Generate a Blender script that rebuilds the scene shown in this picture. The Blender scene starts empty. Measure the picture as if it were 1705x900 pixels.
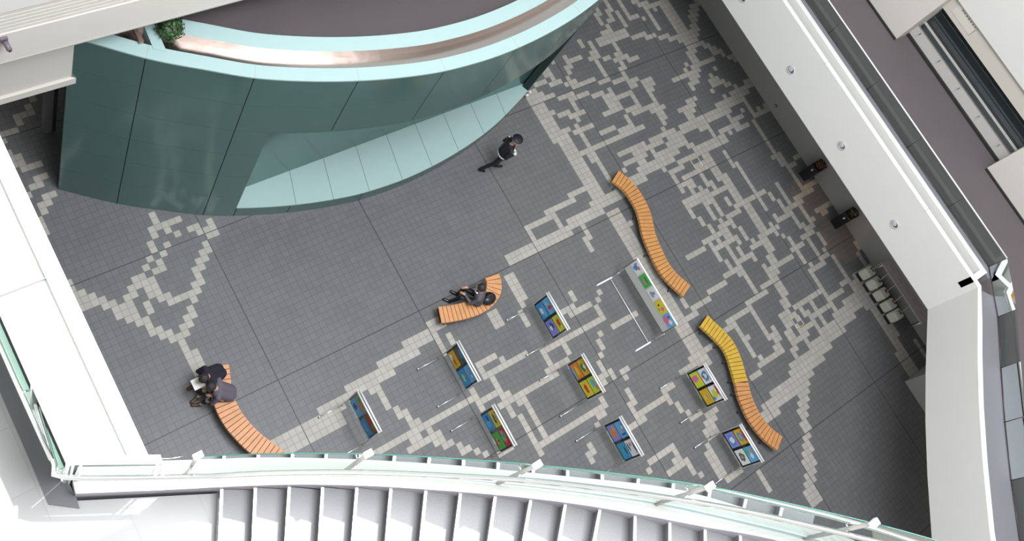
import bpy, bmesh, math, random
from mathutils import Vector, Matrix, noise
random.seed(7)
S = bpy.context.scene
COL = S.collection

# ------------------------------------------------------------------ camera
cam_d = bpy.data.cameras.new('camera'); cam = bpy.data.objects.new('camera', cam_d); COL.objects.link(cam)
cam.matrix_world = Matrix([[0.77794435, 0.31883498, -0.54143037, -7.76055221], [-0.49629351, 0.84026624, -0.21827824, -2.39402112], [0.38535092, 0.4385167, 0.81191611, 22.16841208], [0.0, 0.0, 0.0, 1.0]])
cam_d.sensor_width = 36.0; cam_d.sensor_fit = 'HORIZONTAL'
cam_d.lens = 36.9079
cam_d.shift_x = -0.002053; cam_d.shift_y = -0.123167
cam_d.clip_end = 200
S.camera = cam

# ------------------------------------------------------------------ light and exposure
S.view_settings.view_transform = 'Standard'; S.view_settings.look = 'None'
S.view_settings.gamma = 1.0; S.view_settings.exposure = 0.45
S.view_settings.use_curve_mapping = False
W = bpy.data.worlds.new('sky'); S.world = W; W.use_nodes = True
bg = W.node_tree.nodes['Background']; bg.inputs[0].default_value = (0.86, 0.93, 1.0, 1); bg.inputs[1].default_value = 0.85

sun_d = bpy.data.lights.new('sun', 'SUN'); sun_d.energy = 3.2; sun_d.angle = math.radians(0.6); sun_d.color = (1.0, 0.97, 0.92)
sun = bpy.data.objects.new('sun', sun_d); COL.objects.link(sun)
SUN_DIR = Vector((-0.42, -0.13, -1.0))            # the way the light travels
sun.rotation_euler = SUN_DIR.to_track_quat('-Z', 'Y').to_euler(); sun.location = (20, 8, 40)

def area(name, loc, size, sizey, e, target, colr=(1, 1, 1)):
    d = bpy.data.lights.new(name, 'AREA'); d.shape = 'RECTANGLE'; d.size = size; d.size_y = sizey; d.energy = e; d.color = colr
    o = bpy.data.objects.new(name, d); COL.objects.link(o); o.location = loc
    o.rotation_euler = (Vector(target) - Vector(loc)).to_track_quat('-Z', 'Y').to_euler(); return o
area('skylight_fill', (0.0, -3.0, 25.0), 9, 9, 4200, (2.5, -1.0, 0), (0.97, 0.98, 1.0))  # added soft lamp, replacing sky light that the roof slab cuts off

# ------------------------------------------------------------------ materials
MATS = {}
def mat(name, c, rough=0.6, metal=0.0, spec=0.5, bump=0.0, bscale=40.0, var=0.0, vscale=6.0, trans=0.0, alpha=1.0, coat=0.0, ior=1.45):
    if name in MATS: return MATS[name]
    m = bpy.data.materials.new(name); m.use_nodes = True; nt = m.node_tree; b = nt.nodes['Principled BSDF']
    b.inputs['Base Color'].default_value = (c[0], c[1], c[2], 1); b.inputs['Roughness'].default_value = rough
    b.inputs['Metallic'].default_value = metal; b.inputs['Specular IOR Level'].default_value = spec
    b.inputs['Transmission Weight'].default_value = trans; b.inputs['Alpha'].default_value = alpha
    b.inputs['Coat Weight'].default_value = coat; b.inputs['IOR'].default_value = ior
    tc = nt.nodes.new('ShaderNodeTexCoord')
    if var > 0:
        n = nt.nodes.new('ShaderNodeTexNoise'); n.inputs['Scale'].default_value = vscale; n.inputs['Detail'].default_value = 4
        nt.links.new(tc.outputs['Object'], n.inputs['Vector'])
        mx = nt.nodes.new('ShaderNodeMix'); mx.data_type = 'RGBA'
        mx.inputs[6].default_value = (c[0]*(1-var), c[1]*(1-var), c[2]*(1-var), 1)
        mx.inputs[7].default_value = (min(1, c[0]*(1+var)), min(1, c[1]*(1+var)), min(1, c[2]*(1+var)), 1)
        nt.links.new(n.outputs['Fac'], mx.inputs[0]); nt.links.new(mx.outputs[2], b.inputs['Base Color'])
    if bump > 0:
        n2 = nt.nodes.new('ShaderNodeTexNoise'); n2.inputs['Scale'].default_value = bscale; n2.inputs['Detail'].default_value = 3
        nt.links.new(tc.outputs['Object'], n2.inputs['Vector'])
        bp = nt.nodes.new('ShaderNodeBump'); bp.inputs['Strength'].default_value = bump; bp.inputs['Distance'].default_value = 0.02
        nt.links.new(n2.outputs['Fac'], bp.inputs['Height']); nt.links.new(bp.outputs['Normal'], b.inputs['Normal'])
    MATS[name] = m; return m

def floor_mat(name, base, grout, pitch, offs=(0, 0), joint=None, gw=0.05, rough=0.42, var=0.05):
    """square tiles laid on a grid in object space, thin grout lines, each tile a touch lighter or darker"""
    m = bpy.data.materials.new(name); m.use_nodes = True; nt = m.node_tree; b = nt.nodes['Principled BSDF']
    N = nt.nodes.new; L = nt.links.new
    tc = N('ShaderNodeTexCoord'); sp = N('ShaderNodeSeparateXYZ'); L(tc.outputs['Object'], sp.inputs[0])
    def math_(op, a, bb=None, c=None):
        n = N('ShaderNodeMath'); n.operation = op
        for i, v in enumerate((a, bb, c)):
            if v is None: continue
            if isinstance(v, (int, float)): n.inputs[i].default_value = v
            else: L(v, n.inputs[i])
        return n.outputs[0]
    us = []; edges = []
    for ax, o in (('X', offs[0]), ('Y', offs[1])):
        u = math_('DIVIDE', math_('SUBTRACT', sp.outputs[ax], o), pitch); us.append(u)
        f = math_('FRACT', u); d = math_('MINIMUM', f, math_('SUBTRACT', 1.0, f)); edges.append(d)
    e = math_('MINIMUM', edges[0], edges[1]); g = math_('LESS_THAN', e, gw)
    if joint:
        for k, ax in enumerate(('X', 'Y')):
            j0, jp = joint[k]
            q = math_('DIVIDE', math_('SUBTRACT', sp.outputs[ax], j0), jp)
            f = math_('ABSOLUTE', math_('SUBTRACT', q, math_('ROUND', q)))
            jn = math_('LESS_THAN', f, 0.011 / jp); g = math_('MAXIMUM', g, math_('MULTIPLY', jn, 2.6))
    cx = N('ShaderNodeCombineXYZ'); L(math_('FLOOR', us[0]), cx.inputs[0]); L(math_('FLOOR', us[1]), cx.inputs[1])
    wn = N('ShaderNodeTexWhiteNoise'); L(cx.outputs[0], wn.inputs['Vector'])
    ns = N('ShaderNodeTexNoise'); ns.inputs['Scale'].default_value = 1.1; ns.inputs['Detail'].default_value = 5; L(tc.outputs['Object'], ns.inputs['Vector'])
    k = math_('ADD', math_('MULTIPLY_ADD', wn.outputs['Value'], 2*var, 1 - var), math_('MULTIPLY_ADD', ns.outputs['Fac'], 0.16, -0.08))
    vm = N('ShaderNodeVectorMath'); vm.operation = 'SCALE'; vm.inputs[0].default_value = base; L(k, vm.inputs['Scale'])
    mx = N('ShaderNodeMix'); mx.data_type = 'RGBA'; L(math_('MULTIPLY', g, 0.38), mx.inputs[0])
    L(vm.outputs[0], mx.inputs[6]); mx.inputs[7].default_value = (*grout, 1); L(mx.outputs[2], b.inputs['Base Color'])
    b.inputs['Roughness'].default_value = rough; b.inputs['Specular IOR Level'].default_value = 0.4
    MATS[name] = m; return m

# ------------------------------------------------------------------ mesh helpers
class MB:
    """collects shapes into one mesh with several materials"""
    def __init__(s): s.bm = bmesh.new(); s.mats = []
    def mi(s, m):
        if m not in s.mats: s.mats.append(m)
        return s.mats.index(m)
    def face(s, pts, m):
        f = s.bm.faces.new([s.bm.verts.new(p) for p in pts]); f.material_index = s.mi(m); return f
    def box(s, x0, x1, y0, y1, z0, z1, m, M=None):
        V = [Vector((x, y, z)) for z in (z0, z1) for x, y in ((x0, y0), (x1, y0), (x1, y1), (x0, y1))]
        if M is not None: V = [M @ v for v in V]
        v = [s.bm.verts.new(p) for p in V]; k = s.mi(m)
        for q in ((3, 2, 1, 0), (4, 5, 6, 7), (0, 1, 5, 4), (1, 2, 6, 5), (2, 3, 7, 6), (3, 0, 4, 7)):
            f = s.bm.faces.new([v[i] for i in q]); f.material_index = k
    def prism(s, poly, z0, z1, m, top=None):
        """poly = plan points (x, y) or (x, y, z0, z1) counter-clockwise"""
        lo = []; hi = []
        for p in poly:
            a, b = (p[2], p[3]) if len(p) > 2 else (z0, z1)
            lo.append(s.bm.verts.new((p[0], p[1], a))); hi.append(s.bm.verts.new((p[0], p[1], b)))
        k = s.mi(m); kt = s.mi(top) if top else k; n = len(poly)
        f = s.bm.faces.new(hi); f.material_index = kt
        f = s.bm.faces.new(lo[::-1]); f.material_index = k
        for i in range(n):
            f = s.bm.faces.new((lo[i], lo[(i+1) % n], hi[(i+1) % n], hi[i])); f.material_index = k
    def strip(s, A, B, m, smooth=False):
        """quads between two equal point lists"""
        k = s.mi(m); va = [s.bm.verts.new(p) for p in A]; vb = [s.bm.verts.new(p) for p in B]
        for i in range(len(A)-1):
            f = s.bm.faces.new((va[i], va[i+1], vb[i+1], vb[i])); f.material_index = k; f.smooth = smooth
    def ribbon(s, A, B, z0, z1, m, top=None):
        """solid between two plan polylines A and B; z0,z1 numbers or lists"""
        n = len(A); Z0 = z0 if isinstance(z0, list) else [z0]*n; Z1 = z1 if isinstance(z1, list) else [z1]*n
        k = s.mi(m); kt = s.mi(top) if top else k
        a0 = [s.bm.verts.new((p[0], p[1], z)) for p, z in zip(A, Z0)]; a1 = [s.bm.verts.new((p[0], p[1], z)) for p, z in zip(A, Z1)]
        b0 = [s.bm.verts.new((p[0], p[1], z)) for p, z in zip(B, Z0)]; b1 = [s.bm.verts.new((p[0], p[1], z)) for p, z in zip(B, Z1)]
        for i in range(n-1):
            for q, kk in (((a1[i], a1[i+1], b1[i+1], b1[i]), kt), ((a0[i], b0[i], b0[i+1], a0[i+1]), k), ((a0[i], a0[i+1], a1[i+1], a1[i]), k), ((b0[i+1], b0[i], b1[i], b1[i+1]), k)):
                f = s.bm.faces.new(q); f.material_index = kk
        for i in (0, n-1):
            f = s.bm.faces.new((a0[i], b0[i], b1[i], a1[i])); f.material_index = k
    def tube(s, pts, r, m, n=10, r1=None, smooth=True):
        P = [Vector(p) for p in pts]; k = s.mi(m); rings = []
        for i, p in enumerate(P):
            d = (P[min(i+1, len(P)-1)] - P[max(i-1, 0)]).normalized()
            a = d.orthogonal().normalized() if i == 0 else (pa - d*pa.dot(d)).normalized()
            pa = a; b = d.cross(a); rr = r if r1 is None else r + (r1-r)*i/(len(P)-1)
            rings.append([s.bm.verts.new(p + a*math.cos(t)*rr + b*math.sin(t)*rr) for t in [2*math.pi*j/n for j in range(n)]])
        for i in range(len(P)-1):
            for j in range(n):
                f = s.bm.faces.new((rings[i][j], rings[i][(j+1) % n], rings[i+1][(j+1) % n], rings[i+1][j])); f.material_index = k; f.smooth = smooth
        for rg in (rings[0][::-1], rings[-1]):
            f = s.bm.faces.new(rg); f.material_index = k
    def ball(s, c, r, m, sub=2, sc=(1, 1, 1), R=None):
        k = s.mi(m); M = Matrix.Translation(c) @ (R.to_4x4() if R else Matrix.Identity(4)) @ Matrix.Diagonal((r*sc[0], r*sc[1], r*sc[2], 1))
        g = bmesh.ops.create_icosphere(s.bm, subdivisions=sub, radius=1, matrix=M)
        for v in g['verts']:
            for f in v.link_faces: f.material_index = k; f.smooth = True
    def lathe(s, prof, m, c=(0, 0, 0), n=24, R=None):
        k = s.mi(m); rings = []
        for r, z in prof:
            rings.append([s.bm.verts.new(Vector(c) + ((R @ Vector((r*math.cos(t), r*math.sin(t), z))) if R else Vector((r*math.cos(t), r*math.sin(t), z)))) for t in [2*math.pi*j/n for j in range(n)]])
        for i in range(len(prof)-1):
            for j in range(n):
                f = s.bm.faces.new((rings[i][j], rings[i][(j+1) % n], rings[i+1][(j+1) % n], rings[i+1][j])); f.material_index = k; f.smooth = True
        for rg in (rings[0][::-1], rings[-1]):
            f = s.bm.faces.new(rg); f.material_index = k
    def build(s, name, parent=None, loc=None, bevel=0.0, weld=False):
        if weld: bmesh.ops.remove_doubles(s.bm, verts=s.bm.verts, dist=1e-4)
        bmesh.ops.recalc_face_normals(s.bm, faces=s.bm.faces)
        me = bpy.data.meshes.new(name); s.bm.to_mesh(me); s.bm.free()
        for m in s.mats: me.materials.append(m)
        o = bpy.data.objects.new(name, me); COL.objects.link(o)
        if loc: o.location = loc
        if parent: o.parent = parent
        if bevel > 0:
            bv = o.modifiers.new('bevel', 'BEVEL'); bv.width = bevel; bv.segments = 2; bv.limit_method = 'ANGLE'
        return o
def tag(o, label=None, cat=None, group=None, kind=None):
    if label: o['label'] = label
    if cat: o['category'] = cat
    if group: o['group'] = group
    if kind: o['kind'] = kind
    return o
def thing(name, loc, label, cat, group=None, rz=0):
    o = bpy.data.objects.new(name, None); COL.objects.link(o); o.location = loc; o.rotation_euler = (0, 0, rz); o.empty_display_size = 0.2
    return tag(o, label, cat, group)
def struct(mb, name, parent=None, **k):
    o = mb.build(name, parent, **k)
    if not parent: o['kind'] = 'structure'
    return o
def spline(P, n=12):
    P = [Vector(p) for p in P]; P = [2*P[0]-P[1]] + P + [2*P[-1]-P[-2]]; out = []
    for i in range(1, len(P)-2):
        a, b, c, d = P[i-1:i+3]
        for j in range(n):
            t = j/n; out.append(0.5*((2*b)+(c-a)*t+(2*a-5*b+4*c-d)*t*t+(3*b-a-3*c+d)*t**3))
    out.append(P[-2]); return out
def resample(P, step=None, n=None):
    L = [0]
    for i in range(1, len(P)): L.append(L[-1]+(P[i]-P[i-1]).length)
    n = n or max(2, round(L[-1]/step)); out = []; k = 0
    for j in range(n+1):
        s = L[-1]*j/n
        while k < len(L)-2 and L[k+1] < s: k += 1
        out.append(P[k].lerp(P[k+1], (s-L[k])/max(1e-9, L[k+1]-L[k])))
    return out
def offset(P, d):
    """plan offset to the left of travel by d"""
    out = []
    for i, p in enumerate(P):
        t = (P[min(i+1, len(P)-1)] - P[max(i-1, 0)]); t.z = 0; t.normalize(); out.append(p + Vector((-t.y, t.x, 0))*d)
    return out

teal = mat('teal_panel', (0.10, 0.20, 0.185), 0.16, 0.35, 0.6, bump=0.05, bscale=1.2, var=0.06, vscale=1.5)
teal_lt = mat('teal_coping', (0.36, 0.50, 0.50), 0.4, 0.0, 0.4, var=0.03)
teal_gap = mat('panel_gap', (0.015, 0.03, 0.028), 0.8)
white = mat('white_paint', (0.72, 0.72, 0.70), 0.55, var=0.02, vscale=2)
white_w = mat('warm_white_paint', (0.66, 0.64, 0.60), 0.55, var=0.02, vscale=2)
steel = mat('brushed_steel', (0.62, 0.60, 0.60), 0.22, 1.0, bump=0.5, bscale=1.3)
chrome = mat('polished_steel', (0.82, 0.82, 0.83), 0.12, 1.0)
whitem = mat('white_enamel_metal', (0.86, 0.86, 0.88), 0.3, 0.2)
glass_m = None
def glass(name, tint, alpha_mix=0.12):
    m = bpy.data.materials.new(name); m.use_nodes = True; nt = m.node_tree; nt.nodes.clear()
    out = nt.nodes.new('ShaderNodeOutputMaterial'); t = nt.nodes.new('ShaderNodeBsdfTransparent'); t.inputs[0].default_value = (*tint, 1)
    g = nt.nodes.new('ShaderNodeBsdfGlossy'); g.inputs['Roughness'].default_value = 0.02; g.inputs['Color'].default_value = (0.9, 0.97, 0.95, 1)
    fr = nt.nodes.new('ShaderNodeFresnel'); fr.inputs[0].default_value = 1.5
    mx = nt.nodes.new('ShaderNodeMixShader'); nt.links.new(fr.outputs[0], mx.inputs[0]); nt.links.new(t.outputs[0], mx.inputs[1]); nt.links.new(g.outputs[0], mx.inputs[2])
    nt.links.new(mx.outputs[0], out.inputs[0]); MATS[name] = m; return m
glass_green = glass('green_tinted_glass', (0.78, 0.90, 0.86))
glass_dim = glass('grey_green_glass', (0.50, 0.58, 0.55))
acrylic = glass('clear_acrylic', (0.93, 0.94, 0.94))
glass_edge = mat('glass_edge', (0.05, 0.16, 0.13), 0.2)

# ================================================================== SETTING
# ---- ground floor of 0.15 m tiles, dark field with a drawn pattern of pale tiles
P = 0.15
JT = ((-1.2, 3.6), (0.75, 3.6))
dark_t = floor_mat('dark_floor_tile', (0.145, 0.146, 0.152), (0.05, 0.05, 0.052), P, joint=JT, gw=0.045, rough=0.38, var=0.05)
light_t = floor_mat('pale_floor_tile', (0.40, 0.385, 0.355), (0.10, 0.095, 0.09), P, joint=JT, gw=0.055, rough=0.45, var=0.07)
NV, NU, U0, V0 = 190, 260, -75, -75
# pale tiles of each row of the floor: start and end columns
PALE = {
    16: [48, 50],
    17: [53, 54],
    18: [52, 53],
    19: [50, 53],
    20: [50, 51],
    21: [47, 50],
    22: [47, 48],
    24: [47, 48],
    25: [47, 49],
    26: [47, 49],
    27: [46, 47, 48, 51],
    29: [49, 51],
    30: [48, 50],
    31: [47, 48, 157, 158],
    32: [49, 51, 154, 155, 157, 158, 160, 161],
    33: [48, 50, 153, 155, 156, 158, 160, 161, 163, 165],
    34: [48, 49, 153, 154, 156, 157, 158, 159, 160, 161, 164, 167],
    35: [47, 48, 153, 154, 155, 157, 158, 159, 160, 161, 165, 172],
    36: [47, 48, 154, 155, 158, 159, 160, 163, 165, 166, 167, 168, 169, 172],
    37: [47, 48, 146, 147, 152, 155, 158, 159, 163, 164, 165, 166, 169, 172, 178, 179],
    38: [46, 47, 146, 147, 148, 149, 150, 158, 165, 166, 169, 172, 176, 179],
    39: [138, 139, 141, 142, 148, 149, 150, 158, 165, 166, 169, 172, 175, 178],
    40: [61, 62, 135, 137, 141, 145, 147, 149, 153, 154, 158, 162, 165, 166, 169, 172, 174, 177],
    41: [61, 62, 135, 137, 140, 142, 146, 149, 153, 154, 161, 164, 169, 172, 174, 176],
    42: [60, 65, 132, 135, 136, 137, 140, 141, 147, 148, 149, 151, 152, 154, 164, 167, 169, 172, 173, 175],
    43: [60, 61, 62, 63, 130, 132, 135, 138, 139, 140, 147, 148, 151, 155, 166, 175],
    44: [59, 60, 63, 64, 65, 67, 68, 69, 129, 133, 138, 141, 147, 148, 152, 153, 154, 157, 168, 174],
    45: [47, 48, 59, 60, 61, 62, 66, 69, 129, 135, 139, 145, 147, 148, 151, 153, 169, 173],
    46: [47, 48, 58, 59, 60, 61, 67, 69, 129, 132, 135, 139, 145, 148, 151, 152, 169, 174],
    47: [47, 49, 57, 58, 59, 60, 66, 67, 129, 132, 137, 142, 148, 152, 168, 171, 173, 175],
    48: [47, 50, 55, 57, 58, 60, 65, 67, 129, 133, 137, 138, 142, 145, 146, 147, 151, 154, 168, 170, 174, 176],
    49: [47, 51, 54, 58, 64, 66, 129, 132, 133, 136, 137, 138, 144, 147, 151, 153, 154, 157, 166, 167, 168, 170, 174, 177],
    50: [50, 52, 53, 55, 56, 58, 63, 65, 129, 132, 135, 139, 144, 151, 154, 157, 165, 166, 167, 174, 176, 177],
    51: [51, 54, 56, 58, 63, 64, 129, 132, 136, 137, 144, 147, 150, 151, 154, 156, 161, 169, 177, 179],
    52: [51, 54, 55, 56, 57, 59, 62, 64, 129, 134, 135, 136, 142, 147, 150, 151, 154, 155, 165, 168, 172, 173, 178, 179],
    53: [52, 54, 55, 56, 58, 63, 129, 133, 134, 139, 147, 151, 154, 155, 164, 167, 170, 171],
    54: [53, 55, 61, 62, 130, 133, 135, 136, 146, 147, 148, 155, 164, 165, 169, 172],
    55: [54, 55, 60, 61, 130, 133, 135, 136, 139, 143, 146, 147, 152, 156, 169, 173],
    56: [54, 56, 59, 61, 130, 133, 135, 136, 143, 147, 153, 155, 161, 164, 168, 169, 172, 174],
    57: [55, 57, 58, 60, 130, 149, 153, 155, 158, 163, 174, 175, 177, 180],
    58: [56, 59, 130, 133, 134, 136, 153, 154, 159, 162, 170, 171, 172, 179],
    59: [57, 58, 130, 133, 134, 136, 152, 153, 159, 161, 167, 177],
    60: [57, 58, 130, 133, 135, 136, 140, 147, 148, 155, 156, 175],
    61: [57, 59, 130, 133, 135, 136, 143, 151, 152, 170, 174, 175],
    62: [57, 59, 130, 133, 135, 136, 140, 146, 147, 148, 151, 156, 160, 163, 168, 169, 172, 173, 174, 175],
    63: [57, 59, 126, 133, 135, 136, 139, 140, 143, 145, 147, 156, 162, 163, 168, 172, 174, 175, 176, 177, 178, 179],
    64: [57, 59, 120, 127, 130, 133, 135, 136, 142, 153, 155, 157, 162, 163, 164, 170, 174, 181],
    65: [115, 122, 130, 133, 135, 136, 139, 151, 156, 165, 166, 167, 168, 172, 173, 174],
    66: [115, 116, 121, 122, 129, 137, 139, 143, 147, 148, 151, 165, 173, 174],
    67: [115, 116, 121, 122, 123, 137, 148, 152, 157, 159, 173, 174],
    68: [109, 131, 148, 149, 154, 159, 162, 163, 173, 174],
    69: [109, 123, 125, 126, 131, 134, 148, 149, 150, 159, 162, 163, 173, 174],
    70: [125, 126, 131, 134, 148, 152, 154, 155, 157, 159, 162, 163, 173, 174],
    71: [107, 109, 124, 126, 131, 134, 148, 149, 150, 152, 154, 155, 157, 159, 162, 164, 173, 174],
    72: [91, 94, 107, 109, 124, 125, 131, 135, 150, 151, 152, 153, 154, 156, 157, 160, 163, 164, 173, 174],
    73: [86, 94, 107, 109, 124, 125, 131, 134, 147, 154, 155, 156, 158, 160, 163, 164, 172, 175],
    74: [81, 92, 107, 109, 131, 134, 147, 160, 163, 164, 173, 175],
    75: [75, 88, 91, 92, 93, 94, 101, 103, 107, 109, 131, 134, 147, 148, 151, 154, 158, 160, 163, 164, 173, 175, 177, 179],
    76: [70, 83, 91, 92, 93, 94, 101, 103, 107, 108, 131, 134, 147, 148, 151, 152, 153, 154, 156, 157, 158, 160, 163, 164, 174, 177],
    77: [62, 74, 78, 80, 91, 92, 101, 103, 106, 107, 131, 134, 148, 149, 151, 152, 153, 154, 156, 157, 158, 160, 163, 164, 174, 175],
    78: [62, 73, 79, 80, 106, 107, 116, 117, 131, 134, 148, 149, 151, 152, 153, 154, 157, 166, 169, 170, 174, 175],
    79: [63, 73, 79, 80, 106, 107, 116, 117, 131, 134, 149, 150, 152, 153, 154, 158, 159, 161, 163, 164, 166, 167, 169, 170, 174, 175],
    80: [79, 80, 113, 116, 121, 122, 131, 134, 149, 150, 151, 155, 159, 161, 163, 164, 166, 167, 169, 170, 174, 175],
    81: [80, 81, 95, 99, 114, 119, 120, 121, 131, 134, 146, 153, 154, 155, 159, 161, 163, 164, 167, 168, 169, 170, 174, 179],
    82: [80, 82, 95, 96, 99, 100, 119, 120, 131, 134, 141, 146, 147, 148, 149, 150, 151, 153, 155, 156, 159, 161, 167, 168, 169, 170, 171, 177],
    83: [81, 82, 95, 104, 119, 120, 131, 134, 147, 154, 155, 156, 159, 161, 164, 165, 167, 173],
    84: [81, 83, 92, 93, 96, 97, 106, 120, 131, 134, 147, 148, 150, 151, 153, 154, 155, 156, 159, 161, 162, 163, 164, 169, 171, 172],
    85: [74, 93, 96, 97, 106, 107, 110, 111, 131, 134, 147, 148, 150, 151, 152, 153, 156, 157, 158, 164, 168, 169, 171, 172],
    86: [80, 82, 83, 84, 92, 97, 106, 107, 110, 111, 117, 118, 120, 126, 131, 134, 148, 149, 150, 151, 152, 153, 155, 160, 162, 163, 168, 169, 171, 172, 174, 179],
    87: [79, 85, 92, 93, 96, 98, 105, 110, 116, 117, 131, 134, 148, 149, 150, 155, 158, 160, 163, 164, 168, 170, 171, 173, 175, 177],
    88: [83, 85, 95, 107, 116, 117, 131, 134, 135, 136, 146, 151, 154, 155, 158, 160, 164, 165, 169, 172],
    89: [84, 86, 96, 97, 98, 100, 115, 116, 131, 134, 135, 136, 141, 146, 149, 151, 157, 159, 164, 165, 167, 171],
    90: [86, 87, 96, 97, 99, 100, 114, 115, 131, 134, 136, 141, 150, 151, 155, 156, 157, 159, 163, 167, 168, 169, 171, 172],
    91: [86, 88, 97, 98, 99, 100, 114, 115, 131, 137, 150, 151, 155, 163, 164, 165, 168, 169, 171, 172],
    92: [88, 89, 97, 98, 99, 100, 113, 116, 131, 134, 150, 151, 155, 158, 164, 165, 168, 169, 171, 172],
    93: [89, 90, 97, 98, 99, 100, 113, 114, 115, 116, 117, 119, 131, 134, 150, 151, 152, 157, 164, 165, 168, 169, 170, 171],
    94: [91, 94, 97, 98, 99, 100, 117, 118, 131, 134, 147, 153, 155, 157, 165, 166, 168, 171],
    95: [97, 98, 99, 100, 111, 112, 131, 134, 141, 148, 155, 157, 164, 169, 171, 172, 178, 179],
    96: [97, 112, 116, 117, 131, 134, 138, 143, 147, 148, 155, 157, 164, 165, 171, 172, 178, 179],
    97: [97, 98, 109, 111, 116, 117, 130, 138, 142, 143, 147, 148, 154, 156, 164, 165, 171, 172, 177, 178],
    98: [108, 109, 115, 117, 127, 134, 142, 143, 147, 148, 154, 156, 164, 165, 171, 172, 177, 178],
    99: [115, 116, 122, 125, 131, 134, 142, 144, 147, 148, 152, 155, 156, 165, 171, 172, 177, 178],
    100: [105, 106, 115, 123, 142, 143, 147, 148, 149, 150, 152, 156, 157, 158, 160, 161, 164, 165, 169, 172, 173, 179],
    101: [104, 106, 113, 117, 122, 123, 142, 143, 147, 150, 152, 154, 155, 156, 157, 159, 160, 161, 164, 169, 171, 179],
    102: [104, 105, 123, 124, 142, 143, 148, 150, 151, 153, 154, 155, 158, 165, 171, 179],
    103: [123, 124, 143, 144, 147, 149, 151, 153, 154, 159, 160, 161, 164, 165, 167, 177],
    104: [124, 125, 142, 149, 151, 156, 158, 159, 160, 161, 163, 177],
    105: [124, 127, 139, 142, 150, 152, 154, 155, 158, 175],
    106: [127, 130, 150, 151, 154, 168, 171, 175],
    107: [113, 119, 126, 129, 148, 164, 172, 175],
    108: [112, 113, 118, 119, 125, 128, 147, 159, 172, 175],
    109: [117, 119, 125, 128, 141, 156, 172, 175],
    110: [115, 120, 124, 125, 138, 152, 172, 175],
    111: [119, 120, 123, 125, 137, 150, 172, 175],
    112: [119, 120, 123, 125, 137, 141, 146, 149, 172, 175],
    113: [120, 121, 123, 125, 145, 148, 172, 175],
    114: [123, 125, 144, 147, 172, 174],
    115: [123, 125, 144, 146, 172, 174],
    116: [124, 128, 143, 145, 171, 174, 177, 178],
    117: [143, 145, 171, 174, 177, 178],
    118: [130, 131, 142, 144, 171, 174, 177, 178],
    119: [130, 131, 141, 143, 171, 174, 177, 178],
    120: [130, 131, 140, 143, 171, 174, 177, 178],
    121: [130, 131, 139, 142, 174, 178],
    122: [139, 142, 174, 178],
    123: [138, 141],
    124: [137, 140],
    125: [136, 139],
    126: [136, 139],
    127: [136, 139],
}
def bit(r, c):
    l = PALE.get(r, [])
    return any(l[i] <= c < l[i+1] for i in range(0, len(l), 2))
fl = MB()
for r in range(NV):
    c = 0
    while c < NU:
        b0 = bit(r, c); e = c
        while e < NU and bit(r, e) == b0: e += 1
        y0, y1 = -(V0+r+1)*P, -(V0+r)*P
        fl.face([((U0+c)*P, y0, 0), ((U0+e)*P, y0, 0), ((U0+e)*P, y1, 0), ((U0+c)*P, y1, 0)], light_t if b0 else dark_t)
        c = e
struct(fl, 'floor')
fb = MB(); fb.box(-13, 18, -17, 14, -0.3, -0.004, dark_t); struct(fb, 'floor_slab')

# ---- outer shell of the atrium, unseen; walls added for shading and white bounce
w = MB(); w.box(-13.3, -13, -17, 14, 0, 25, white_w); struct(w, 'wall_left')
w = MB(); w.box(-13, 18, 13, 13.3, 0, 25, white_w); struct(w, 'wall_back')
w = MB(); w.box(-13, 18, -17.3, -17, 0, 25, white_w); struct(w, 'wall_front')
w = MB()
w.box(3.6, 18.3, -17, 14, 26, 26.4, white)  # unseen roof slab, added to keep the sun off the ground floor
for y in (-12.5, -8.2, -4.0, 0.35, 4.6, 8.9): w.box(-13.3, 3.6, y, y+0.35, 26, 26.3, white)  # unseen bars across the opening, added for patchy sun shadows
struct(w, 'ceiling_sun_blocker')

# ---- right: ground wall, slab fascia with ledge, upper corridor and its wall
perf = mat('perforated_grey_panel', (0.42, 0.42, 0.42), 0.6, bump=0.6, bscale=260, var=0.10, vscale=90)
w = MB(); w.box(15.6, 15.9, -15, 13, 0, 4.0, perf); struct(w, 'wall_right')
F = [Vector((12.12, 13, 0)), Vector((12.12, 6, 0)), Vector((12.12, 0, 0)), Vector((12.12, -5.12, 0)), Vector((11.5, -5.68, 0)), Vector((10.91, -6.21, 0)), Vector((10.08, -7.01, 0)), Vector((9.25, -7.89, 0)), Vector((8.35, -8.93, 0)), Vector((7.5, -10.1, 0)), Vector((6.7, -11.6, 0))]
floor_ledge = mat('grey_violet_ledge', (0.20, 0.20, 0.225), 0.6, var=0.04)
corr = mat('corridor_carpet', (0.135, 0.115, 0.125), 0.8, var=0.08, vscale=1.5)
fas = MB()
fas.ribbon(F, offset(F, 0.16), 4.0, 5.55, white)
fas.ribbon(F, offset(F, 0.13), 5.55, 5.60, white)
st = [Vector((12.12, 13, 0)), Vector((12.12, -4.98, 0))]
fas.ribbon(offset(st, 0.41), offset(st, 0.55), 5.2, 5.60, white)
fas.box(12.12, 12.67, -4.98, -4.84, 5.2, 5.598, white)
fw = struct(fas, 'wall_fascia')
lg = MB(); A1 = offset(F[:4], 0.55); A2 = offset(F[:4], 0.8)
lg.ribbon(offset(F[3:], 0.13), offset(F[3:], 0.80), 5.0, 5.55, floor_ledge)
lg.ribbon(offset(F[:4], 0.54), offset(F[:4], 0.80), 5.0, 5.55, floor_ledge)
struct(lg, 'trim_1')
tr = MB(); tr.box(12.28, 12.53, -4.84, 13, 5.2, 5.25, mat('trough_grey', (0.36, 0.34, 0.34), 0.7)); struct(tr, 'trim_2')
sl = MB()
O8 = offset(F, 0.72)
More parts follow.
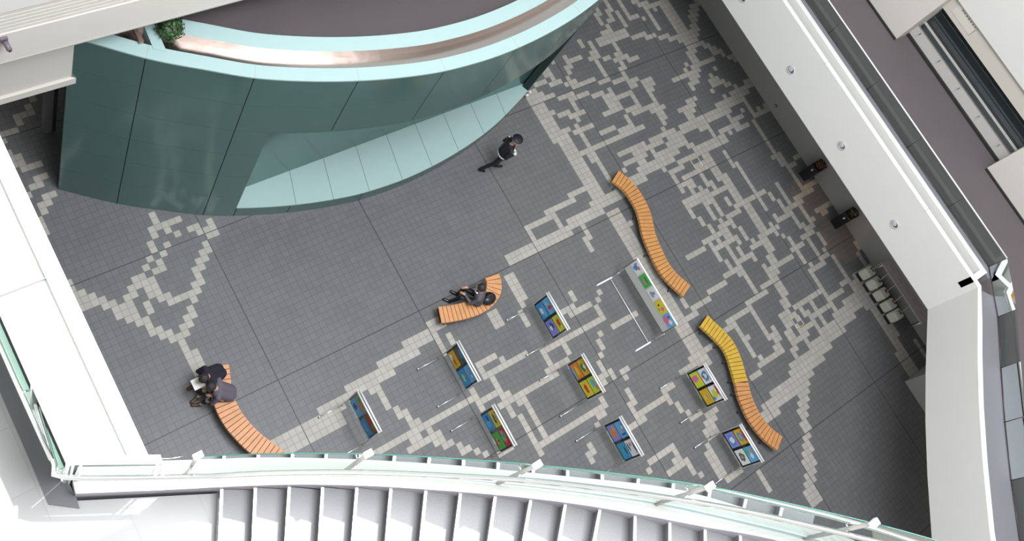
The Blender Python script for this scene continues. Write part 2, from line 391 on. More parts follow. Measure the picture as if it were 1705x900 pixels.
poly = [(p.x, p.y) for p in O8]; 
sl.prism([(p.x, p.y) for p in offset(F, 0.05)] + [(18, -14.8), (18, 13)], 4.0, 4.06, white_w)
struct(sl, 'ceiling_under_slab')
sl = MB(); ctile = floor_mat('corridor_tile', (0.15, 0.145, 0.15), (0.08, 0.08, 0.08), 0.6, gw=0.012, var=0.05)
sl.prism(poly + [(18, -14.8), (18, 13)], 4.90, 5.0, ctile, corr)
struct(sl, 'floor_corridor')
# joint lines cast in the fascia curb
js = MB(); seam = mat('joint_line', (0.35, 0.35, 0.34), 0.8)
js.box(12.118, 12.27, 1.0, 1.008, 5.55, 5.602, seam); js.box(12.118, 12.27, -3.1, -3.092, 5.55, 5.602, seam); struct(js, 'trim_3', None)
# upper wall with window band
uw = MB(); dwall = mat('pale_grey_wall', (0.55, 0.54, 0.52), 0.6, var=0.02)
uw.box(16.15, 16.6, -15, 13, 5.0, 5.5, dwall); uw.box(16.15, 16.6, -15, 13, 6.3, 6.85, mat('beige_panel', (0.60, 0.57, 0.52), 0.5))
uw.box(16.02, 16.6, -15, 13, 6.85, 26, white)
for y0, y1 in ((0.93, 4.9), (-7.4, -3.03)): uw.box(15.6, 16.6, y0, y1, 5.0, 26, white_w)
uw.box(16.15, 16.6, 4.9, 13, 5.5, 6.3, dwall); uw.box(16.15, 16.6, -15, -7.4, 5.5, 6.3, dwall)
struct(uw, 'wall_right_upper')
bs = MB(); bs.box(16.10, 16.15, -3.03, 0.93, 5.0, 5.09, mat('black_skirting', (0.03, 0.03, 0.03), 0.5)); bs.box(15.56, 15.6, 0.93, 4.9, 5.0, 5.06, MATS['black_skirting']); bs.box(15.56, 15.6, -7.4, -3.03, 5.0, 5.06, MATS['black_skirting']); struct(bs, 'baseboard_right')
wn = MB(); wn.box(16.42, 16.45, -3.03, 0.93, 5.5, 6.3, mat('dark_window_glass', (0.012, 0.018, 0.018), 0.08, 0, 0.8)); wo = struct(wn, 'window_1')
m = MB(); m.box(16.10, 16.30, -3.03, 0.93, 5.485, 5.505, chrome); m.build('window_sill', wo)
for z in (5.78, 6.02): m = MB(); m.box(16.38, 16.42, -3.03, 0.93, z, z+0.03, mat('dark_green_frame', (0.05, 0.07, 0.07), 0.3)); m.build('window_bar', wo)
for y in (0.72, -0.13, -0.98, -1.84, -2.7):
    m = MB(); m.tube([(16.14, y, 5.36), (16.02, y, 5.36), (16.02, y, 5.46)], 0.006, MATS['black_skirting'], 6)
    m.build('cable_hook', wo)
sg = MB(); sg.box(16.135, 16.15, -0.02, 0.72, 6.45, 6.78, mat('notice_paper', (0.66, 0.62, 0.57), 0.6))
for k in range(7): sg.box(16.128, 16.135, 0.02+0.085*k, 0.07+0.085*k, 6.70, 6.735, mat('faint_ink', (0.18, 0.17, 0.17), 0.7))
sg.box(16.128, 16.135, -0.02, -0.01, 6.45, 6.78, MATS['faint_ink'])
tag(sg.build('wall_notice'), 'small pale notice on the wall above the long dark window strip', 'notice')

# ---- back: slab edge with louvres, lower lintel, thin column
bk = MB(); bk.box(-13, 16, 5.9, 6.25, 6.9, 7.72, white_w); bk.box(-13, 16, 6.02, 6.25, 7.72, 8.30, mat('louvre_gap', (0.12, 0.11, 0.14), 0.8))
for k in range(6): bk.box(-13, 16, 5.92, 6.05, 7.74+k*0.092, 7.80+k*0.092, white_w)
bk.box(-13, 16, 5.9, 6.25, 8.30, 9.6, white); bk.box(-13, 16, 6.25, 12, 6.9, 7.1, white_w)
bk.box(-13, 16, 5.885, 5.90, 6.90, 6.925, seam)
struct(bk, 'wall_beam')
bl = MB(); bl.box(-13, -3.30, 6.4, 6.7, 4.92, 6.9, white_w); bl.box(-13, -3.30, 6.35, 6.7, 4.70, 4.89, white_w); bl.box(-13, -3.3, 6.42, 6.7, 4.88, 4.93, seam)
struct(bl, 'wall_lintel')
cm_ = MB(); cm_.box(-3.32, -3.16, 7.75, 7.92, 0, 4.8, mat('grey_metal_post', (0.22, 0.21, 0.22), 0.5)); cm_.box(-3.16, -3.08, 7.75, 7.92, 0, 4.8, MATS['black_skirting'])
tag(cm_.build('slim_column'), 'slim grey metal post standing in the dark doorway left of the teal wall', 'post')

# ================================================================== TEAL CURVED WALL
K = [(-3.54, 6.44, 0), (-2.6, 5.70, 0), (-1.8, 5.20, 0), (-0.98, 4.73, 0), (0.0, 4.33, 0), (1.0, 4.02, 0), (2.0, 3.80, 0), (2.75, 3.71, 0), (3.6, 3.68, 0), (4.5, 3.73, 0), (5.4, 3.85, 0), (6.2, 4.02, 0), (7.0, 4.27, 0), (8.25, 4.78, 0), (9.3, 5.4, 0), (10.4, 6.3, 0), (11.2, 7.4, 0)]
D = resample(spline(K, 16), step=0.06)
ZT = 6.2; SEAM = [0, 1.05, 2.10, 3.12, 4.15, 5.17, 6.2]
def near(x): return min(range(len(D)), key=lambda i: abs(D[i].x - x))
iL, iR = near(-0.43), near(7.95)
vs = [0] + [near(x) for x in (-2.60, -1.05, 0.70, 2.36, 4.15, 5.95, 7.6, 9.2, 10.4)] + [len(D)-1]
wl = MB()
backD = offset(D, 0.02)
def band(i0, i1, z0, z1):
    wl.ribbon(backD[i0:i1+1], offset(D, 0.2)[i0:i1+1], z0, z1, teal_gap)
band(0, iL, 0, ZT-0.02); band(iL, iR, 4.15, ZT-0.02); band(iR, len(D)-1, 0, ZT-0.02); band(iL, iR, 0, 0.40)
G = 0.008
def panel(i0, i1, z0, z1):
    if i1-i0 < 1: return
    pts = [p.copy() for p in D[i0:i1+1]]
    t = (pts[1]-pts[0]).normalized(); pts[0] = pts[0]+t*G; t = (pts[-2]-pts[-1]).normalized(); pts[-1] = pts[-1]+t*G
    wl.ribbon(pts, offset(pts, 0.016), z0+G*0.7, z1-G*0.7, teal)
for a, b in zip(vs[:-1], vs[1:]):
    for z0, z1 in zip(SEAM[:-1], SEAM[1:]):
        if z1 <= 4.16:
            if a < iL: panel(a, min(b, iL), z0, z1)
            if b > iR: panel(max(a, iR), b, z0, z1)
        else: panel(a, b, z0, z1)
    a2, b2 = max(a, iL), min(b, iR)
    if b2 > a2: panel(a2, b2, 0.0, 0.42)
wall = struct(wl, 'wall_curved')
cp = MB(); cp.ribbon(offset(D, -0.015), offset(D, 0.25), ZT-0.015, ZT+0.02, teal_lt)
cp.build('coping', wall)
sm = MB()
for i in vs[1:-1]:
    t = (D[i+1]-D[i]).normalized(); n = Vector((-t.y, t.x, 0)); 
    sm.ribbon([D[i]-n*0.016, D[i]+n*0.252], [D[i]-n*0.016+t*0.006, D[i]+n*0.252+t*0.006], ZT, ZT+0.0215, seam)
sm.build('coping_joint', wall)
g = MB(); g.strip([(p.x, p.y, 6.12) for p in offset(D, 0.25)], [(p.x, p.y, 6.05) for p in offset(D, 0.56)], steel, True)
g.strip([(p.x, p.y, 6.05) for p in offset(D, 0.56)], [(p.x, p.y, 6.22) for p in offset(D, 0.60)], mat('brown_steel', (0.42, 0.34, 0.30), 0.3, 0.8, bump=0.3, bscale=3), True)
g.build('steel_gutter', wall)
ic = MB(); ic.ribbon(offset(D, 0.60), offset(D, 0.90), 5.9, 6.22, teal_lt); ic.build('inner_coping', wall)
ri = MB(); RD = offset(D, 0.88); ri.prism([(p.x, p.y) for p in RD[::4]] + [(11, 11.5), (-1.5, 11.5)], 5.9, 6.0, mat('dark_roof_floor', (0.085, 0.075, 0.08), 0.45, var=0.1, vscale=1.2)); struct(ri, 'floor_roof')
rt = MB(); rt.ribbon([Vector((-3.54, 6.44, 0)), Vector((-1.7, 10.5, 0))], [Vector((-3.34, 6.40, 0)), Vector((-1.5, 10.5, 0))], 0, ZT-0.02, teal); rt.build('end_panel', wall)
# recess behind the long ledge
lb = MB(); seg = D[iL:iR+1]
lb.prism([(p.x, p.y) for p in seg] + [(7.98, 4.88), (-0.43, 4.88)], 0.40, 0.45, teal_lt); lb.build('ledge', wall)
bw = MB(); bw.box(-0.5, 8.1, 4.88, 5.0, 0.45, 4.6, teal); bw.build('recess_back', wall)
sf = MB(); sf.prism([(p.x, p.y) for p in seg] + [(7.98, 4.9), (-0.43, 4.9)], 4.13, 4.16, teal); sf.build('soffit', wall)
lj = MB()
for x, x2 in ((0.80, 1.04), (1.66, 1.92), (2.55, 2.80), (3.45, 3.66), (4.33, 4.50), (5.2, 5.35), (6.1, 6.2), (6.95, 7.05)):
    yb = D[near(x)].y; lj.ribbon([Vector((x, yb, 0)), Vector((x2, 4.88, 0))], [Vector((x+0.008, yb, 0)), Vector((x2+0.008, 4.88, 0))], 0.45, 0.4515, teal_gap)
lj.build('ledge_joint', wall)
# cross parapet and hand rail at the left end of the gutter
cr = MB(); cr.ribbon([Vector((-2.42, 5.80, 0)), Vector((-2.36, 6.6, 0))], [Vector((-2.24, 5.68, 0)), Vector((-2.18, 6.6, 0))], 5.9, 6.235, teal_lt); cr.build('cross_coping', wall)
rl = MB(); rl.box(-2.60, -2.53, 5.95, 6.55, 6.24, 6.32, mat('bronze_rail', (0.35, 0.22, 0.18), 0.35, 0.6)); tag(rl.build('bronze_handrail'), 'short brown metal handrail on the teal parapet left of the plant', 'handrail')
# plant in the gutter
leaf = mat('leaf_green', (0.03, 0.075, 0.025), 0.5, var=0.5, vscale=20); leaf2 = mat('leaf_light', (0.07, 0.14, 0.05), 0.5)
stem = mat('stem_brown', (0.08, 0.05, 0.03), 0.8)
def leaves(mb, c, rad, n, size, mats, squash=0.8):
    for _ in range(n):
        d = Vector((random.gauss(0, 1), random.gauss(0, 1), random.gauss(0, 1))).normalized(); r = rad*random.uniform(0.55, 1.0)
        p = Vector(c) + Vector((d.x*r, d.y*r, d.z*r*squash)); a = d.orthogonal().normalized(); a = (Matrix.Rotation(random.uniform(0, 6.28), 3, d) @ a); b = (d.cross(a) + d*0.4).normalized()
        L = size*random.uniform(0.7, 1.3)
        mb.face([p, p+a*L*0.5+b*L*0.28, p+a*L, p+a*L*0.5-b*L*0.28], random.choice(mats))
pl = thing('gutter_plant', (-2.03, 6.05, 6.05), 'dark green leafy plant in the steel gutter at its left end', 'plant')
m = MB(); leaves(m, (0, 0, 0.28), 0.26, 620, 0.08, [leaf, leaf, leaf2]); m.build('foliage', pl)
m = MB(); [m.tube([(0, 0, 0), (0.1*math.cos(a), 0.1*math.sin(a), 0.3)], 0.012, stem, 5) for a in (0, 1.5, 3, 4.5)]; m.build('stem', pl)
# sensor box near the ledge end
m = MB(); m.box(8.02, 8.10, 4.60, 4.66, 0.14, 0.20, whitem); m.box(8.12, 8.17, 4.63, 4.69, 0.22, 0.27, whitem); tag(m.build('wall_sensor'), 'tiny white fittings low on the teal wall at the right tip of the ledge', 'sensor')
# security camera on the beam
sc = thing('security_camera', (-4.79, 5.87, 7.62), 'small dark security camera fixed to the white beam at upper left', 'camera')
m = MB(); m.box(-0.05, 0.05, -0.02, 0.03, -0.05, 0.05, mat('violet_grey_plastic', (0.16, 0.14, 0.18), 0.4)); m.build('mount', sc)
m = MB(); m.tube([(0, -0.03, 0), (0.02, -0.16, -0.05)], 0.04, MATS['violet_grey_plastic'], 12); m.build('body', sc)
m = MB(); m.tube([(0.021, -0.165, -0.052), (0.023, -0.18, -0.057)], 0.025, MATS['black_skirting'], 12); m.build('lens', sc)

# ================================================================== LANDING, LEDGE AND STAIRCASE
ZL = 10.5
stone = floor_mat('landing_stone', (0.30, 0.30, 0.30), (0.2, 0.2, 0.2), 0.66, offs=(-6.9, -1.3), gw=0.008, rough=0.4, var=0.04)
lf = MB(); lf.prism([(-6.68, 6), (-13, 6), (-13, -9), (-5.3, -9), (-5.62, -1.958), (-5.394, -1.53), (-6.62, -0.94)], ZL-0.4, ZL, white, stone)
struct(lf, 'floor_landing')
lg = MB(); lg.prism([(-5.86, 6), (-6.68, 6), (-6.68, -0.70), (-5.86, -1.08)], ZL-0.45, ZL+0.005, white)
lg.prism([(-5.86, 6), (-6.04, 6), (-6.04, -0.98), (-5.86, -1.06)], ZL+0.005, ZL+0.06, white)
struct(lg, 'trim_4')
sj = MB(); sj.box(-6.66, -5.858, 1.32, 1.328, ZL, ZL+0.0615, seam); struct(sj, 'trim_5')
NOS = [[-5.394, -1.53, -5.618, -1.958], [-5.122, -1.69, -5.358, -2.127], [-4.851, -1.856, -5.105, -2.292], [-4.591, -2.032, -4.849, -2.459], [-4.324, -2.209, -4.595, -2.624], [-4.063, -2.39, -4.337, -2.792], [-3.798, -2.583, -4.075, -2.962], [-3.54, -2.778, -3.82, -3.128], [-3.286, -2.979, -3.561, -3.297], [-3.031, -3.187, -3.3, -3.466], [-2.784, -3.39, -3.033, -3.639], [-2.544, -3.599, -2.771, -3.809], [-2.312, -3.823, -2.495, -3.987], [-2.082, -4.035, -2.229, -4.16], [-1.86, -4.262, -1.959, -4.334], [-1.642, -4.487, -1.687, -4.51]]
SE = [[-6.623, -0.893, 10.5], [-6.143, -1.129, 10.5], [-5.67, -1.36, 10.5], [-5.385, -1.508, 10.57], [-4.823, -1.844, 10.87], [-4.257, -2.226, 11.19], [-3.8, -2.564, 11.45], [-3.257, -2.985, 11.77], [-2.752, -3.408, 12.08], [-2.289, -3.842, 12.39], [-1.885, -4.243, 12.66], [-1.612, -4.503, 12.85], [-1.363, -4.767, 13.03], [-1.013, -5.142, 13.29]]
GB = [[-6.594, -0.718, 10.5], [-5.661, -1.195, 10.5], [-5.004, -1.569, 10.74], [-4.349, -2.002, 11.1], [-3.735, -2.45, 11.45], [-3.198, -2.87, 11.77], [-2.636, -3.336, 12.11], [-2.093, -3.823, 12.46], [-1.611, -4.326, 12.79], [-1.137, -4.861, 13.15], [-0.8, -5.282, 13.43]]
HR = [[-6.686, -0.047, 11.3], [-6.738, -0.521, 11.3], [-6.748, -0.658, 11.3], [-6.705, -0.798, 11.3], [-5.696, -1.335, 11.3], [-5.207, -1.596, 11.44], [-4.787, -1.854, 11.67], [-4.404, -2.102, 11.88], [-3.964, -2.408, 12.12], [-3.216, -2.96, 12.55], [-2.649, -3.429, 12.89], [-2.17, -3.864, 13.2], [-1.746, -4.281, 13.49], [-1.101, -4.991, 13.96], [-0.766, -5.374, 14.23]]
SEp = [Vector(p) for p in SE]; GBp = [Vector(p) for p in GB]; HRp = [Vector(p) for p in HR]
tread = mat('stair_tread_stone', (0.19, 0.19, 0.195), 0.42, bump=0.15, bscale=90, var=0.10, vscale=60)
riser = mat('riser_stone', (0.17, 0.165, 0.19), 0.5, var=0.05)
stair = thing('staircase', (NOS[0][0], NOS[0][1], ZL), 'grey stone staircase rising to the right beside the curved glass balustrade', 'staircase')
inv = -Vector(stair.location)
def rel(p): return Vector(p) + inv
ext = []
for i, (ax, ay, bx, by) in enumerate(NOS):
    a = Vector((ax, ay, 0)); b = Vector((bx, by, 0)); d = (b-a).normalized() if (b-a).length > 0.05 else ext[-1][2]
    if i > 10: d = (ext[10][2]*0.6 + Vector((-0.45, -0.95, 0)).normalized()*0.4).normalized() if (b-a).length < 0.25 else d
    ext.append((a - d*0.02, a + d*3.2, d))
for k in range(2):     # two more steps beyond the frame
    a, b, d = ext[-1]; s = Vector((0.22, -0.23, 0)); ext.append((a+s, b+s, d))
for i in range(len(ext)-1):
    z = 0.15*(i+1); a, b, d = ext[i]; a2, b2, d2 = ext[i+1]; t = (a2-a).normalized()
    m = MB(); U = 0.025; ba, bb, bc, bd = a+t*U, b+t*U, b2+t*0.06, a2+t*0.06
    top = [(a.x, a.y, ZL+z), (b.x, b.y, ZL+z), (bc.x, bc.y, ZL+z), (bd.x, bd.y, ZL+z)]
    lo = [(ba.x, ba.y, ZL+z-0.15), (bb.x, bb.y, ZL+z-0.15), (bc.x, bc.y, ZL+z-0.15), (bd.x, bd.y, ZL+z-0.15)]
    T = [m.bm.verts.new(rel(p)) for p in top]; Lw = [m.bm.verts.new(rel(p)) for p in lo]; kt = m.mi(tread); kr = m.mi(riser)
    for q, kk in ((T, kt), (Lw[::-1], kr), ((T[0], Lw[0], Lw[1], T[1]), kr), ((T[1], Lw[1], Lw[2], T[2]), kr), ((T[2], Lw[2], Lw[3], T[3]), kr), ((T[3], Lw[3], Lw[0], T[0]), kr)):
        f = m.bm.faces.new(q); f.material_index = kk
    st_ = m.build('step', stair)
    m = MB(); e = t*0.028
    m.prism([tuple(rel((a.x-t.x*0.003, a.y-t.y*0.003, 0)))[:2], tuple(rel((b.x-t.x*0.003, b.y-t.y*0.003, 0)))[:2], tuple(rel((b.x+e.x, b.y+e.y, 0)))[:2], tuple(rel((a.x+e.x, a.y+e.y, 0)))[:2]], z-0.012, z+0.003, mat('nosing_metal', (0.75, 0.74, 0.80), 0.3, 0.6))
    m.build('nosing_strip', st_)
# stringer: white cap from the stair side to the glass line, aqua outer ledge
SS = resample(spline(SEp, 6), n=60); GG = resample(spline(GBp, 6), n=60)
OUT = []
for i, p in enumerate(GG):
    t = (GG[min(i+1, 60)]-GG[max(i-1, 0)]); t.z = 0; t.normalize(); OUT.append(p + Vector((-t.y, t.x, 0))*0.14)
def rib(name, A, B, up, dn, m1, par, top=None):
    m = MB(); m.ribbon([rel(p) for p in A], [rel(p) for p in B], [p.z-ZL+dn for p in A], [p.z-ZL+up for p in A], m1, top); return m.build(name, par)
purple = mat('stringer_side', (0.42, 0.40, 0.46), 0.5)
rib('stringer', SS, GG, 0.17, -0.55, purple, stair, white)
aqua = mat('pale_aqua_coping', (0.46, 0.60, 0.60), 0.45)
rib('outer_ledge', GG, OUT, 0.14, -0.55, aqua, stair)
m = MB(); m.ribbon([rel(p) for p in [ext[0][1], ext[-1][1]]], [rel(p) for p in [ext[0][1]+Vector((-0.2, -0.3, 0)), ext[-1][1]+Vector((-0.2, -0.3, 0))]], [-0.4, 2.0], [0.3, 2.9], white); m.build('stringer', stair)

# ---- glass balustrade along the stair
bal = thing('glass_balustrade', tuple(GBp[0]), 'curved green glass balustrade with steel handrail along the staircase', 'balustrade')
o0 = Vector(bal.location)
H = 1.08
brk = [0.105, 0.30, 0.515, 0.735, 0.93]
def at(P_, s): 
    i = s*(len(P_)-1); k = int(min(i, len(P_)-2)); return P_[k].lerp(P_[k+1], i-k)
def find(x): return min(range(61), key=lambda i: abs(GG[i].x - x))
px_ = [find(v) for v in (-5.66, -4.16, -2.64, -0.95)]
marks = [find(-5.66), find(-4.35), find(-3.20), find(-2.09), find(-1.14), 60]
for a, b in zip(marks[:-1], marks[1:]):
    pts = GG[a:b+1]; m = MB()
    m.strip([p-o0+Vector((0, 0, 0.15)) for p in pts], [p-o0+Vector((0, 0, H)) for p in pts], glass_green, True); gp = m.build('glass_panel', bal)
    m = MB(); m.tube([p-o0+Vector((0, 0, H)) for p in pts], 0.007, glass_edge, 6); m.build('glass_edge', gp)
for k in marks[:-1]:
    p = GG[k]-o0; m = MB(); m.tube([p + Vector((0, 0, 0.0)), p + Vector((0, 0, H+0.01))], 0.022, mat('satin_post', (0.50, 0.49, 0.48), 0.35, 0.7), 8); po = m.build('post', bal)
    m = MB(); m.box(p.x-0.045, p.x+0.045, p.y-0.03, p.y+0.03, H-0.01, H+0.035, whitem, None)
    for v in m.bm.verts: v.co.z += p.z
    m.build('post_cap', po)
hs = resample(spline(HRp, 8), n=90)
m = MB(); m.tube([p-o0 for p in hs], 0.026, chrome, 10); m.build('handrail', bal)
for k in marks[:-1]:
    p = GG[k]+Vector((0, 0, 0.72)); q = min(hs, key=lambda h: (h-p).length)
    m = MB(); m.tube([p-o0, q-o0+Vector((0, 0, -0.03))], 0.010, chrome, 6); m.build('rail_bracket', bal)

# ---- straight balustrade along the ledge at the left
lb_ = thing('ledge_balustrade', (-6.66, -0.75, ZL), 'white framed glass balustrade with twin steel rails beside the sunlit ledge', 'balustrade')
o1 = Vector(lb_.location)
def LT(name, pts, r, mt, par=None, n=10): m = MB(); m.tube([Vector(p)-o1 for p in pts], r, mt, n); return m.build(name, par or lb_)
m = MB(); m.box(-0.012, 0.0, 0.06, 6.5, 0.05, 0.98, glass_green); m.build('glass_panel', lb_)
LT('top_rail', [(-6.66, -0.75, ZL+1.0), (-6.66, 5.7, ZL+1.0)], 0.022, whitem)
LT('handrail', [(-6.76, -0.60, ZL+0.85), (-6.77, 0.20, ZL+0.86), (-6.77, 5.7, ZL+0.86)], 0.024, chrome)
for y in (-0.72, 0.10, 2.1, 4.1):
    p = LT('post', [(-6.66, y, ZL), (-6.66, y, ZL+1.0)], 0.02, whitem); LT('rail_bracket', [(-6.66, y, ZL+0.8), (-6.77, y, ZL+0.84)], 0.01, chrome, None, 6)
m = MB(); m.ribbon([Vector((-6.66, -0.72, 0))-Vector((o1.x, o1.y, 0)), Vector((-5.93, -1.09, 0))-Vector((o1.x, o1.y, 0))], [Vector((-6.65, -0.66, 0))-Vector((o1.x, o1.y, 0)), Vector((-5.92, -1.03, 0))-Vector((o1.x, o1.y, 0))], 0.95, 1.02, whitem); m.build('top_rail', lb_)
m = MB(); m.strip([(0.0, 0.02, 0.05), (0.73, -0.35, 0.05)], [(0.0, 0.02, 0.95), (0.73, -0.35, 0.95)], glass_green); m.build('glass_panel', lb_)
for a_ in (0.70, 0.76): LT('post', [(-6.66+a_, -0.74-a_*0.5, ZL), (-6.66+a_, -0.74-a_*0.5, ZL+0.98)], 0.014, whitem)
for a_ in (0.03, 0.09): LT('post', [(-6.66+a_, -0.74-a_*0.5, ZL), (-6.66+a_, -0.74-a_*0.5, ZL+0.98)], 0.012, whitem)
LT('latch_rod', [(-5.92, -1.06, ZL+0.97), (-5.84, -1.10, ZL+0.97), (-5.74, -1.14, ZL+1.0)], 0.006, chrome, None, 6)
sk = MB(); sk.prism([(-6.68, 6), (-6.86, 6), (-6.86, -0.85), (-6.63, -1.02), (-6.62, -0.92), (-6.68, -0.7)], ZL+0.0, ZL+0.02, mat('painted_shade_strip', (0.11, 0.11, 0.12), 0.6)); struct(sk, 'trim_shade')  # shadow along the balustrade foot, put in as a dark coloured strip

# ---- glass guard along the corridor ledge
gb = thing('corridor_glass_guard', (12.87, -5.1, 5.55), 'low tinted glass guard with bright top rail on the grey ledge of the white parapet', 'balustrade')
o2 = Vector(gb.location); GC = offset(F, 0.75)
Gs = [Vector((12.87, y, 0)) for y in (10.0, 8.3, 6.6, 4.95, 3.3, 1.65, 0.0, -1.65, -3.3, -4.9)]
cur = resample(spline([(12.87, -4.9, 0), (12.1, -5.95, 0), (11.05, -7.0, 0), (9.95, -8.2, 0), (8.9, -9.5, 0), (8.2, -10.5, 0)], 8), n=6)
mull = mat('dark_mullion', (0.06, 0.05, 0.055), 0.4)
allp = Gs + cur[1:]
for a, b in zip(allp[:-1], allp[1:]):
    m = MB(); m.strip([a+Vector((0, 0, 5.56))-o2, b+Vector((0, 0, 5.56))-o2], [a+Vector((0, 0, 6.12))-o2, b+Vector((0, 0, 6.12))-o2], glass_dim); gp = m.build('glass_panel', gb)
    m = MB(); m.tube([a+Vector((0, 0, 5.575))-o2, b+Vector((0, 0, 5.575))-o2], 0.015, mull, 6); m.build('base_channel', gp)
for p in allp:
    m = MB(); m.tube([p+Vector((0, 0, 5.55))-o2, p+Vector((0, 0, 6.12))-o2], 0.010, mull, 6); m.build('mullion', gb)
m = MB(); m.tube([p+Vector((0, 0, 6.12))-o2 for p in Gs], 0.017, whitem, 8); m.build('top_rail', gb)

# ---- round nozzles set in the parapet
for k, (y, lab) in enumerate(((3.58, 'round air nozzle in the white parapet, highest one, cut by the frame'), (1.40, 'round air nozzle in the white parapet beside the top of the slot'), (-0.82, 'round air nozzle in the white parapet above the nearer black planters'), (-3.03, 'round air nozzle in the white parapet, lowest of the row'))):
    t = thing('air_nozzle', (12.12, y, 4.62), lab, 'vent', 'round air nozzles along the white parapet'); R = Matrix.Rotation(-math.pi/2, 3, 'Y')
    m = MB(); m.lathe([(0.085, 0.0), (0.115, 0.0), (0.115, 0.012), (0.10, 0.03), (0.085, 0.022), (0.08, 0.0)], mat('nozzle_ring', (0.50, 0.50, 0.52), 0.4), n=28, R=R); m.build('outer_ring', t)
    m = MB(); m.lathe([(0.0, 0.003), (0.08, 0.003), (0.08, 0.006), (0.0, 0.006)], mat('nozzle_dark', (0.06, 0.05, 0.08), 0.5), n=24, R=R); m.build('throat', t)
    m = MB(); m.lathe([(0.045, 0.006), (0.066, 0.006), (0.060, 0.035), (0.048, 0.035)], MATS['nozzle_ring'], c=(0, 0.015, 0.01), n=24, R=R); m.build('inner_ring', t)
m = MB(); m.box(15.585, 15.6, 1.47, 1.57, 0.24, 0.34, mat('dark_plate', (0.10, 0.10, 0.10), 0.5)); m.box(15.58, 15.585, 1.49, 1.55, 0.26, 0.32, perf); tag(m.build('wall_socket'), 'small dark square outlet low on the grey wall', 'outlet')

# ================================================================== BENCHES
dark_gap = mat('bench_dark_gap', (0.05, 0.02, 0.01), 0.8); legm = mat('bench_leg_metal', (0.10, 0.09, 0.09), 0.5)
def bench(name, pts, c, label, w=0.40, step=0.105):
    W_ = mat(name+'_wood', c, 0.45, var=0.22, vscale=5); Pn = resample(spline([(x, y, 0) for x, y in pts], 10), step=step)
    t = thing('wave_bench', (Pn[0].x, Pn[0].y, 0), label, 'bench', 'curved slatted benches'); o = Vector((Pn[0].x, Pn[0].y, 0))
    A = [p-o for p in offset(Pn, w/2)]; B = [p-o for p in offset(Pn, -w/2)]; m = MB()
    for i in range(len(Pn)-1):
        g = 0.06; q = [A[i].lerp(A[i+1], g), A[i+1].lerp(A[i], g), B[i+1].lerp(B[i], g), B[i].lerp(B[i+1], g)]
        m.prism([(p.x, p.y) for p in q], 0.33, 0.42, W_)
    m.build('seat_slats', t)
    m = MB(); m.ribbon([p-o for p in offset(Pn, w/2-0.02)], [p-o for p in offset(Pn, -w/2+0.02)], 0.31, 0.405, dark_gap); m.build('seat_frame', t)
    for i in range(2, len(Pn)-1, max(4, (len(Pn)-4)//3)):
        for s in (0.12, -0.12):
            p = (offset(Pn, s)[i])-o; m = MB(); m.tube([(p.x, p.y, 0), (p.x, p.y, 0.32)], 0.022, legm, 8); m.build('leg', t)
SA = [(9.0, 1.62), (9.18, 1.23), (9.22, 0.86), (9.19, 0.51), (9.09, 0.2), (8.95, -0.12), (8.88, -0.4), (8.83, -0.7), (8.80, -0.98), (8.83, -1.35), (8.93, -1.62), (9.03, -1.88)]
bench('bench_a', SA, (0.56, 0.27, 0.09), 'long orange S-curved slatted bench beside the big white picture panel')
bench('bench_b', [(9.0, -2.72), (9.16, -3.18), (9.25, -3.52), (9.22, -3.85), (9.11, -4.18), (9.0, -4.48)], (0.58, 0.37, 0.05), 'yellow curved slatted bench, upper half of the lower right wave')
bench('bench_d', [(9.0, -4.49), (8.88, -4.76), (8.80, -5.1), (8.78, -5.43), (8.86, -5.85), (9.03, -6.2)], (0.55, 0.26, 0.10), 'orange curved slatted bench joined below the yellow bench')
bench('bench_c', [(2.62, 0.40), (2.94, 0.30), (3.24, 0.23), (3.56, 0.19), (3.87, 0.22), (4.13, 0.34), (4.27, 0.52), (4.30, 0.68)], (0.62, 0.30, 0.13), 'short orange curved bench carrying one seated person and a black bag', 0.38)
bench('bench_e', [(-2.28, 1.50), (-2.36, 1.25), (-2.44, 1.0), (-2.49, 0.72), (-2.48, 0.38), (-2.41, 0.07), (-2.3, -0.25), (-2.15, -0.54), (-2.0, -0.84)], (0.64, 0.31, 0.15), 'orange curved bench at left carrying two people, its end behind the glass', 0.42)

# ================================================================== DISPLAY STANDS WITH CHILDREN'S PAINTINGS
PC = dict(blue=(0.05, 0.28, 0.62), sky=(0.13, 0.42, 0.75), navy=(0.03, 0.06, 0.35), yellow=(0.72, 0.60, 0.03), gold=(0.65, 0.40, 0.02), red=(0.60, 0.04, 0.03), orange=(0.75, 0.22, 0.03), green=(0.06, 0.45, 0.08), dgreen=(0.02, 0.20, 0.09), white=(0.75, 0.76, 0.78), grey=(0.33, 0.35, 0.36), pink=(0.70, 0.15, 0.35), violet=(0.25, 0.25, 0.65), black=(0.03, 0.03, 0.03), brown=(0.28, 0.10, 0.03), lime=(0.55, 0.65, 0.05), dark=(0.09, 0.09, 0.07))
def pc(n): return mat('paint_'+n, PC[n], 0.6)
def painting(x, yc, zc, wy, hz, base, shapes, label):
    rr = random.Random(label); m = MB(); m.box(-0.003, 0.003, -wy/2, wy/2, -hz/2, hz/2, pc(base)); n = 0
    for c, u, v, a, b in shapes:
        k = 14; d = 0.0035 + 0.0008*n; n += 1; ph = rr.random()*6
        m.face([(-d, (0.5-u)*wy + a*wy*math.cos(2*math.pi*j/k)*(1+0.22*math.sin(3*j+ph)), (v-0.5)*hz + b*hz*math.sin(2*math.pi*j/k)*(1+0.2*math.cos(2*j+ph))) for j in range(k)], pc(c))
    o = m.build('painting', None, (x, yc, zc)); tag(o, label, 'painting', "children's paintings on the display stands")
